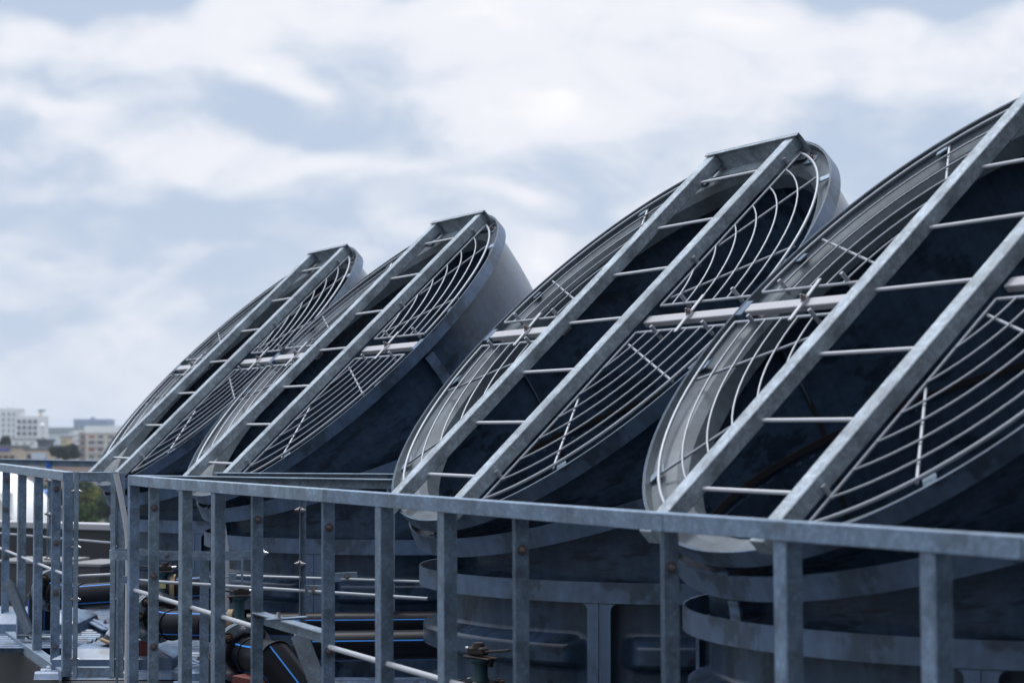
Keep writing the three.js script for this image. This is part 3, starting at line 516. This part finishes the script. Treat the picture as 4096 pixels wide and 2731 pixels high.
function valve(label, p, h, yaw, ringAt, rr0, plate) {
  const o = thing('valve', label, 'valve', p.clone(), 'lever valves on the pipes');
  const R4 = (g) => { g.rotateY(yaw); return g.translate(p.x, p.y, p.z); };
  put('neck', R4(new THREE.LatheGeometry([[0.034, 0], [0.034, 0.02], [0.026, 0.03], [0.026, h - 0.02], [0.038, h - 0.015], [0.038, h]].map(([a, b]) => new THREE.Vector2(a, b)), 20)), M.teal, o);
  put('top_plate', R4(cbox(0.115, 0.005, 0.06, 0.001).rotateZ(0.05).translate(0, h + 0.004, 0)), M.rusty2, o);
  const lv = put('lever_block', R4(merge([cbox(0.075, 0.03, 0.042, 0.006).translate(0.012, h + 0.026, 0), new THREE.CylinderGeometry(0.02, 0.024, 0.02, 12).translate(0.01, h + 0.046, 0)])), M.rusty, o);
  put('lever_arm', R4(merge([cbox(0.11, 0.009, 0.02, 0.003).rotateZ(-0.12).translate(-0.075, h + 0.03, 0)])), M.rusty, lv);
  put('lever_screw', R4(rod(V(0.045, h + 0.03, 0.012), V(0.075, h + 0.032, 0.012), 0.006, 6)), M.zinc, lv);
  put('catch', R4(cbox(0.012, 0.03, 0.02, 0.003).rotateZ(0.2).translate(-0.04, h - 0.014, 0.01)), M.rusty, o);
  if (ringAt) put('gasket_ring', new THREE.CylinderGeometry(rr0, rr0, 0.026, 28).rotateZ(Math.PI / 2).translate(ringAt.x, ringAt.y, ringAt.z), M.tan, o);
  if (plate) put('name_plate', R4(cbox(0.036, 0.03, 0.003, 0.001).translate(0, h * 0.35, 0.036)), M.yellow, o);
}
valve('lever valve with pale yellow tag on the farthest pipe', spot(650, 2368, 11.78), 0.11, 0.1, spot(694, 2352, 11.8), 0.078, true);
valve('teal lever valve with rusty handle at start of straight pipe', spot(955, 2492, 9.95), 0.125, 0.05, spot(921, 2492, 10.0), 0.066, false);
valve('teal lever valve with tilted rusty handle before third hood', spot(1922, 2745, 7.5), 0.1, 2.5, null, 0, false);
{
  const t = spot(1922, 2745, 7.5); pipeRun('short standing pipe below the valve before third hood', [V(t.x, -0.05, t.z), V(t.x, t.y - 0.005, t.z)], 0.06, [[V(t.x, t.y - 0.03, t.z), V(0, 1, 0), 0.1]]);
  for (const [x, z, y, lab] of [[-0.95, -9.985, 0.26, 'dark red steel stand under the two straight pipes, left one'], [0.25, -10.02, 0.16, 'dark red steel stand under the two straight pipes, right one']]) {
    const q = thing('pipe_support', lab, 'support', V(x, -0.05, z), 'red pipe supports');
    put('leg', beam(V(x, -0.05, z - 0.1), V(x, y, z - 0.1), 0.04, 0.04, V(1, 0, 0)), M.red, q); put('leg', beam(V(x, -0.05, z + 0.42), V(x, y - 0.03, z + 0.42), 0.04, 0.04, V(1, 0, 0)), M.red, q);
  }
}
// red pipe supports
{
  const o = thing('pipe_support', 'dark red steel saddle under the nearest black pipe', 'support', spot(1015, 2760, 9.05), 'red pipe supports');
  const a = spot(962, 2700, 9.1), b = spot(1092, 2725, 9.0);
  put('saddle', beam(a.clone().add(V(0, -0.03, 0)), b.clone().add(V(0, -0.03, 0)), 0.12, 0.07), M.red, o);
  for (const p of [a, b]) put('leg', beam(V(p.x + 0.01, -0.05, p.z), V(p.x + 0.01, p.y - 0.067, p.z), 0.05, 0.05, V(1, 0, 0)), M.red, o);
  const o2 = thing('pipe_support', 'dark red steel leg under the middle black pipe', 'support', spot(530, 2600, 10.8).setY(-0.04), 'red pipe supports');
  const q = spot(505, 2600, 10.75), q2 = spot(572, 2600, 10.72);
  put('leg', beam(V(q.x - 0.012, -0.04, q.z), V(q.x, 0.2, q.z), 0.014, 0.05, V(1, 0, 0)), M.red, o2); put('leg', beam(V(q2.x, -0.04, q2.z), V(q2.x, 0.13, q2.z), 0.014, 0.05, V(1, 0, 0)), M.red, o2);
  put('foot_plate', beam(V(q.x - 0.05, 0.006 - 0.03, q.z + 0.02), V(q2.x + 0.06, 0.006 - 0.03, q2.z + 0.02), 0.09, 0.012), M.rusty, o2);
}
// leaning channel braces
for (const [a, b, w, lab] of [[spot(1196, 2545, 8.75), spot(1290, 2790, 8.6), 0.062, 'leaning steel brace with painted shade beside the nearest black pipe'], [spot(30, 2330, 12.1), spot(118, 2540, 11.9), 0.045, 'leaning steel brace with painted shade behind the left railing']]) {
  const o = thing('brace', lab, 'brace', b.clone(), 'leaning steel braces');
  put('channel', merge([beam(a, b, w, 0.006, V(0, 0, 1), 0, 0.02), beam(a, b, 0.006, 0.05, V(0, 0, 1), w / 2, -0.008), beam(a, b, 0.006, 0.05, V(0, 0, 1), -w / 2, -0.008)]), M.shadedGalv, o);
  put('foot', beam(b.clone().add(V(-0.06, 0.0, 0.01)), b.clone().add(V(0.06, 0.0, 0.01)), 0.08, 0.008), M.shadedGalv, o);
}
// parapet and low casings behind the farthest hood
{
  const a = spot(-120, 2098, 16.4), b = spot(470, 2094, 15.7); b.y = a.y = 0.5;
  const o = thing('parapet', 'low dark parapet with pale cap at the far roof edge', 'parapet', at(a, -0.05));
  put('cap', beam(at(a, 0.477), at(b, 0.477), 0.14, 0.054, V(0, 1, 0), 0, 0, 0.008), M.flat, o);
  put('wall', beam(at(a, 0.2), at(b, 0.2), 0.1, 0.498), M.dark, o);
  for (const [x0, x1, dd, lab] of [[330, 475, 14.6, 'low dark equipment casing just left of the farthest hood'], [34, 292, 14.9, 'low dark equipment casing behind the far lid']]) {
    const p = spot(x0, 2300, dd), q = spot(x1, 2300, dd - 0.1), c = thing('equipment_casing', lab, 'casing', at(p, -0.05), 'low casings by the parapet'), y = 0.31;
    put('body', beam(at(p, y / 2 - 0.04), at(q, y / 2 - 0.04), 0.5, y), M.casing, c);
    put('lid_edge', beam(at(p, y - 0.028).add(V(-0.01, 0, 0)), at(q, y - 0.028).add(V(0.01, 0, 0)), 0.53, 0.02), M.lidedge, c);
  }
}

// ---------------------------------------------------------------- the town below and beyond
const GY = -14;
{
  const g = new THREE.CircleGeometry(5000, 96).rotateX(-Math.PI / 2).translate(0, GY, 0), p = g.attributes.position, u = g.attributes.uv;
  for (let i = 0; i < p.count; i++) u.setXY(i, p.getX(i) / 160, p.getZ(i) / 160);
  structure('ground', g, P({ map: canvasTex(512, (a, b) => { const n = tnoise(a, b, 7, 3, 5), m = tnoise(a, b, 26, 6, 4), k = (m - 0.5) * 40; return n > 0.5 ? [34 + k, 48 + k, 28 + k] : [66 + k, 70 + k, 70 + k]; }), roughness: 0.95 }));
}
const wallM = {};
const wm = (r, g, b) => (wallM[[r, g, b]] ??= P({ color: new THREE.Color(r, g, b), roughness: 0.8 }));
const GLASS = P({ color: new THREE.Color(0.055, 0.075, 0.095), roughness: 0.25 }), FRAME = wm(0.5, 0.5, 0.5);
// a building whose front is seen between columns x0..x1 with its roof line at row y, at a distance
function building(label, x0, x1, y, depth, deep, wall, opt = {}) {
  const a = spot(x0, y, depth), b = spot(x1, y, depth), top = a.y, z = a.z, o = thing('building', label, 'building', V((a.x + b.x) / 2, GY, z - deep / 2), 'town buildings');
  put('wall', new THREE.BoxGeometry(b.x - a.x, top - GY, deep).translate((a.x + b.x) / 2, (top + GY) / 2, z - deep / 2), wall, o);
  const k = depth / FPX, X = (px) => (px - 2048) * k, Yp = (py) => spot(0, py, depth).y;
  o.userData2 = { X, Yp, z, k };
  if (opt.roof) { const [m, h, over] = opt.roof; put('roof', new THREE.BoxGeometry(b.x - a.x + over * 2, h, deep + over * 2).translate((a.x + b.x) / 2, top + h / 2 + 0.01, z - deep / 2), m, o); }
  const res = { o, X, Yp, z };
  res.box = (name, px0, px1, py0, py1, m, proud = 0.3, back = 0, parent = o) => { const w = X(px1) - X(px0), h = Yp(py0) - Yp(py1); return put(name, new THREE.BoxGeometry(w, h, proud + 0.2).translate((X(px0) + X(px1)) / 2, (Yp(py0) + Yp(py1)) / 2, z + proud / 2 - 0.1 - back), m, parent); };
  res.windows = (cols, rows, m = GLASS, sill = FRAME) => { for (const [r0, r1] of rows) for (const [c0, c1] of cols) { const w = res.box('window', c0, c1, r0, r1, m, 0.12); if (sill) { const s = res.box('sill', c0 - 1, c1 + 1, r1 + 0.4, r1 + 2.2, sill, 0.45, 0, w); void s; } } };
  return res;
}
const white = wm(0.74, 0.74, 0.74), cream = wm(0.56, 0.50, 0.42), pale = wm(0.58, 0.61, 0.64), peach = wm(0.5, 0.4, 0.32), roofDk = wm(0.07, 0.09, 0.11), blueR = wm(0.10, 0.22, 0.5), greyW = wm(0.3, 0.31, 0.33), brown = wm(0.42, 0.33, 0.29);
{
  const b1 = building('tall white tower block at the left picture edge', -60, 64, 1634, 1050, 18, white);
  b1.windows([[8, 18], [30, 40], [50, 58]], [1650, 1672, 1694, 1716, 1738].map((y) => [y, y + 13]), wm(0.28, 0.31, 0.35), null);
  b1.box('roof_room', 8, 46, 1624, 1634, pale, 0.1, 6);
  const b2 = building('white office block with three rows of dark windows', 66, 162, 1664, 980, 16, white);
  b2.windows([[68, 82], [89, 104], [112, 126], [133, 147]], [[1679, 1690], [1704, 1715], [1727, 1739]]);
  b2.box('roof_tower', 146, 160, 1643, 1664, cream, 0.1, 4); b2.box('roof_canopy', 144, 173, 1638, 1645, wm(0.2, 0.27, 0.28), 0.6, 4); b2.box('roof_vent', 68, 81, 1650, 1664, pale, 0.1, 6); b2.box('roof_vent', 105, 113, 1653, 1664, pale, 0.1, 6);
  { const q = spot(168, 1703, 960); const d = thing('dish', 'white round dish beside the white office block', 'dish', V(q.x, q.y - 3, q.z)); put('bowl', new THREE.SphereGeometry(1.25, 24, 12, 0, Math.PI * 2, 0, 1.2).rotateX(1.3).translate(q.x, q.y, q.z), white, d); put('mast', rod(V(q.x, GY, q.z - 0.6), V(q.x, q.y, q.z - 0.6), 0.15), greyW, d); }
  building('long cream building low in front of white office block', 46, 146, 1757, 860, 14, white, { roof: [greyW, 0.5, 0.4] }).windows([[60, 72], [92, 104], [122, 134]], [[1768, 1778]], wm(0.4, 0.36, 0.3), null);
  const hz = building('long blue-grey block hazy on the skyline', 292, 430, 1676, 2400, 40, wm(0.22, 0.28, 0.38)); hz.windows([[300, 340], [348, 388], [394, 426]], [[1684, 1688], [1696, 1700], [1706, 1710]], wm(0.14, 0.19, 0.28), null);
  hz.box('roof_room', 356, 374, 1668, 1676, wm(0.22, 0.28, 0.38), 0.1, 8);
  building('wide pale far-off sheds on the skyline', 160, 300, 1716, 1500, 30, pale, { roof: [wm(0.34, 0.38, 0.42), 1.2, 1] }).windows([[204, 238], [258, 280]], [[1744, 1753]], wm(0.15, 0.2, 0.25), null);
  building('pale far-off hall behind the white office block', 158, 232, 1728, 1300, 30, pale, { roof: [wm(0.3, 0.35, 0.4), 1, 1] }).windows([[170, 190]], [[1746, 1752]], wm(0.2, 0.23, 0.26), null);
  building('small yellow house between sheds and round tree', 240, 270, 1750, 900, 9, wm(0.62, 0.5, 0.3), { roof: [greyW, 0.8, 0.5] }).windows([[246, 252], [258, 264]], [[1762, 1770]]);
  building('narrow white house beside the apartment block', 291, 318, 1722, 930, 12, white).windows([[296, 302], [307, 313]], [1738, 1758, 1780].map((y) => [y, y + 9]), wm(0.3, 0.32, 0.34), null);
  building('brownish side wing of the apartment block', 314, 342, 1728, 920, 14, wm(0.32, 0.27, 0.25)).windows([[326, 336]], [1742, 1766, 1792, 1816].map((y) => [y, y + 13]));
  const ap = building('cream apartment block with white roof and red and grey windows', 342, 560, 1732, 915, 18, wm(0.6, 0.55, 0.47), { roof: [wm(0.78, 0.78, 0.78), 3.2, 0.6] });
  const rows = [[1742, 1752], [1766, 1777], [1793, 1804], [1822, 1833]];
  for (let r = 0; r < 4; r++) { ap.windows([[355, 379]], [rows[r]], r % 2 ? wm(0.14, 0.15, 0.18) : wm(0.3, 0.09, 0.07)); ap.windows([[391, 413], [432, 455], [470, 492], [508, 530]], [rows[r]], r % 2 ? wm(0.1, 0.16, 0.17) : GLASS); }
  for (let r = 0; r < 4; r++) { ap.box('balcony', 352, 382, rows[r][1] + 3, rows[r][1] + 9, wm(0.55, 0.56, 0.58), 1.2); ap.box('balcony', 388, 416, rows[r][1] + 3, rows[r][1] + 9, wm(0.58, 0.56, 0.52), 1.2); }
  const shop = building('low shop with dark roof and blue sign at left edge', -40, 74, 1788, 640, 12, wm(0.5, 0.41, 0.32), { roof: [roofDk, 0.5, 0.5] });
  shop.box('sign', -10, 40, 1793, 1804, wm(0.05, 0.12, 0.45), 0.4); shop.box('sign_stripe', 8, 30, 1790.5, 1794, wm(0.5, 0.16, 0.2), 0.55);
  shop.windows([[-10, 8], [14, 34], [40, 58]], [[1821, 1834]], wm(0.05, 0.045, 0.05), null);
  building('small grey block right of the low shop', 74, 93, 1784, 650, 10, wm(0.14, 0.17, 0.2)).windows([[78, 88]], [[1800, 1815]]);
  const or = building('low peach house with dark roof and white door', 94, 186, 1798, 600, 10, peach, { roof: [roofDk, 0.4, 0.4] });
  or.box('door', 126, 184, 1811, 1836, wm(0.5, 0.55, 0.62), 0.3); or.windows([[109, 125]], [[1817, 1836]], wm(0.05, 0.06, 0.06), null);
  building('dark low house left of the round tree', 148, 188, 1766, 700, 10, wm(0.1, 0.11, 0.14), { roof: [roofDk, 0.8, 0.4] }).windows([[156, 164], [172, 180]], [[1778, 1788]]);
  building('long brown terrace seen just under the far railing', 118, 420, 1861, 420, 20, brown, { roof: [wm(0.42, 0.29, 0.24), 0.5, 0.4] }).windows([[140, 160], [190, 215], [250, 270]], [[1880, 1890]], wm(0.2, 0.17, 0.16), null);
  building('grey-brown terrace behind the left railing', -60, 112, 1868, 400, 16, wm(0.34, 0.29, 0.28), { roof: [wm(0.4, 0.34, 0.32), 0.4, 0.3] }).windows([[10, 30], [70, 90]], [[1890, 1905]]);
  building('shed with green roof beyond left railing posts', -60, 68, 1946, 330, 12, wm(0.4, 0.4, 0.4), { roof: [wm(0.05, 0.22, 0.10), 0.5, 0.3] }).box('door', 20, 40, 1952, 1970, greyW, 0.2);
  building('shed with bright blue roof, farther of two', 96, 186, 1980, 320, 9, wm(0.42, 0.42, 0.43), { roof: [blueR, 0.55, 0.3] }).box('door', 150, 170, 1990, 2010, greyW, 0.2);
  building('shed with bright blue roof, nearer of two', 94, 138, 2052, 250, 10, wm(0.4, 0.38, 0.36), { roof: [blueR, 0.75, 0.3] }).box('door', 104, 122, 2064, 2090, greyW, 0.2);
  building('small grey hut among bushes below far railing', 168, 205, 2040, 260, 6, wm(0.22, 0.2, 0.2), { roof: [wm(0.2, 0.2, 0.21), 0.3, 0.3] }).windows([[176, 190]], [[2052, 2066]]);
  // white arched tent hall at the left edge
  const q = spot(66, 1962, 95), cx = q.x - 5.6, o = thing('arched_hall', 'white arched tent hall cut by left picture edge', 'hall', V(cx, GY, q.z - 4));
  put('roof', grid((s, t) => { const a = Math.PI * s; return V(cx - 5.6 * Math.cos(a), q.y - 3.4 + 4.6 * Math.pow(Math.max(0, Math.sin(a)), 0.62), q.z - 9 + 9 * t); }, 48, 1, false), white, o);
  put('end_wall', new THREE.BoxGeometry(10.6, 3.6, 0.2).translate(cx, q.y - 1.9, q.z - 0.4), wm(0.7, 0.69, 0.67), o);
  put('base', new THREE.BoxGeometry(11, q.y - 3.4 - GY, 8.6).translate(cx, (q.y - 3.4 + GY) / 2, q.z - 4.5), greyW, o);
}
// trees: trunk, limbs and a crown of many leaf faces in uneven clumps
function leafMat(r, g, b) { return new THREE.MeshPhysicalMaterial({ color: new THREE.Color(r, g, b), roughness: 0.9, side: THREE.DoubleSide }); }
const LEAF = [leafMat(0.02, 0.046, 0.01), leafMat(0.045, 0.085, 0.012), leafMat(0.085, 0.1, 0.016), leafMat(0.013, 0.03, 0.016)], BARK = wm(0.13, 0.095, 0.07);
function tree(label, px, pyTop, pyLow, wpx, depth, kind, n = 5200) {
  const top = spot(px, pyTop, depth), low = spot(px, pyLow, depth), k = depth / FPX, rx = wpx * k / 2, hy = (top.y - low.y) / 2, cy = (top.y + low.y) / 2;
  const o = thing('tree', label, 'tree', V(top.x, GY, top.z), 'trees in the town');
  const tg = [grid((s, t) => { const a = s * Math.PI * 2, r = (0.05 + 0.06 * (1 - t)) * rx * (1 + 0.15 * Math.sin(3 * a)); return V(top.x + Math.cos(a) * r + 0.15 * rx * Math.sin(t * 2.2) * t, GY + (cy + hy * 0.3 - GY) * t, top.z + Math.sin(a) * r); }, 9, 6, true)];
  for (let i = 0; i < 5; i++) { const a = i * 1.26 + rr(0, 0.6), y0 = cy - hy * rr(0.3, 0.8); tg.push(rod(V(top.x + 0.06 * rx, y0, top.z), V(top.x + Math.cos(a) * rx * 0.6, y0 + hy * rr(0.5, 1), top.z + Math.sin(a) * rx * 0.6), rx * 0.025, 5)); }
  put('trunk', merge(tg), BARK, o);
  const clumps = []; for (let i = 0; i < 16; i++) { const a = rr(0, 6.28), e = Math.asin(rr(-0.75, 1)), q = rr(0.35, 0.85); clumps.push([top.x + Math.cos(a) * Math.cos(e) * rx * q, cy + Math.sin(e) * hy * q, top.z + Math.sin(a) * Math.cos(e) * rx * q, rr(0.26, 0.48)]); }
  const pos = [], ls = rx * 0.07;
  for (let i = 0; i < n; i++) {
    const c = clumps[Math.floor(rnd() * clumps.length)], a = rr(0, 6.28), e = Math.asin(rr(-1, 1)), q = Math.pow(rnd(), 0.45) * c[3];
    const x = c[0] + Math.cos(a) * Math.cos(e) * q * rx, y = c[1] + Math.sin(e) * q * hy, z = c[2] + Math.sin(a) * Math.cos(e) * q * rx;
    const d1 = V(rr(-1, 1), rr(-1, 1), rr(-1, 1)).normalize().multiplyScalar(ls * rr(0.7, 1.7)), d2 = V(rr(-1, 1), rr(-0.6, 0.6), rr(-1, 1)).normalize().multiplyScalar(ls * rr(0.6, 1.4));
    const p = [[x - d1.x, y - d1.y, z - d1.z], [x + d2.x, y + d2.y, z + d2.z], [x + d1.x, y + d1.y, z + d1.z], [x - d2.x, y - d2.y, z - d2.z]];
    pos.push(...p[0], ...p[1], ...p[2], ...p[0], ...p[2], ...p[3]);
  }
  const g = new THREE.BufferGeometry(); g.setAttribute('position', new THREE.Float32BufferAttribute(pos, 3)); g.computeVertexNormals(); put('crown', g, LEAF[kind], o);
}
tree('dark round tree in front of the apartment block', 248, 1774, 1848, 128, 560, 3);
tree('dark tree at the left edge above the low shop', 14, 1742, 1800, 62, 700, 3);
tree('small dark tree between office block and round tree', 172, 1748, 1790, 36, 760, 3, 900);
tree('tall dark green tree behind the access opening, left one', 268, 1930, 2120, 120, 300, 0);
tree('bright yellow-green tree right of the access opening', 385, 1925, 2090, 130, 320, 2);
tree('green tree low in the middle of the access opening', 322, 1990, 2150, 130, 270, 1);
tree('dark green tree partly behind the farthest hood', 440, 1950, 2140, 120, 290, 0);
tree('broad green tree far behind the access opening', 330, 1905, 2040, 170, 370, 0);
tree('bush between the two blue-roofed sheds', 112, 2004, 2045, 50, 290, 1, 1200);
tree('bush below the nearer blue-roofed shed', 128, 2076, 2130, 60, 230, 2, 1200);
tree('dark bush beside the small grey hut', 214, 1985, 2075, 50, 280, 0, 1400);
tree('bush above the farther blue-roofed shed', 190, 1935, 1985, 90, 345, 0, 1400);

// ---------------------------------------------------------------- unseen block added behind the camera to shut off the sky on that side
{
  const c = V(Math.sin(ROW), 0, Math.cos(ROW)), h = V(Math.cos(ROW), 0, -Math.sin(ROW)), b = c.clone().multiplyScalar(3.2).addScaledVector(h, 7.5);
  const o = thing('plant_room', 'dark clad block added behind the viewpoint to shut off sky light', 'building', V(b.x, -2.6, b.z)); o.rotation.y = ROW;
  const loc = (name, g, m, parent = o) => mesh(name, g, m, parent);
  loc('wall', new THREE.BoxGeometry(26, 17.6, 5).translate(0, 8.8, 2.5), M.casing);
  for (let i = 0; i < 24; i++) loc('cladding_panel', cbox(1.02, 17.2, 0.05, 0.01).translate(-12.3 + i * 1.07, 8.7, -0.03), M.clad);
  const d = loc('door', cbox(0.95, 2.1, 0.06, 0.008).translate(-4.5, 3.7, -0.09), M.steel); loc('handle', rod(V(-4.15, 3.6, -0.16), V(-4.15, 3.75, -0.16), 0.012), M.zinc, d);
  loc('roof', cbox(26.4, 0.3, 5.4, 0.02).translate(0, 17.76, 2.5), M.steel);
}
renderer.render(scene, camera);
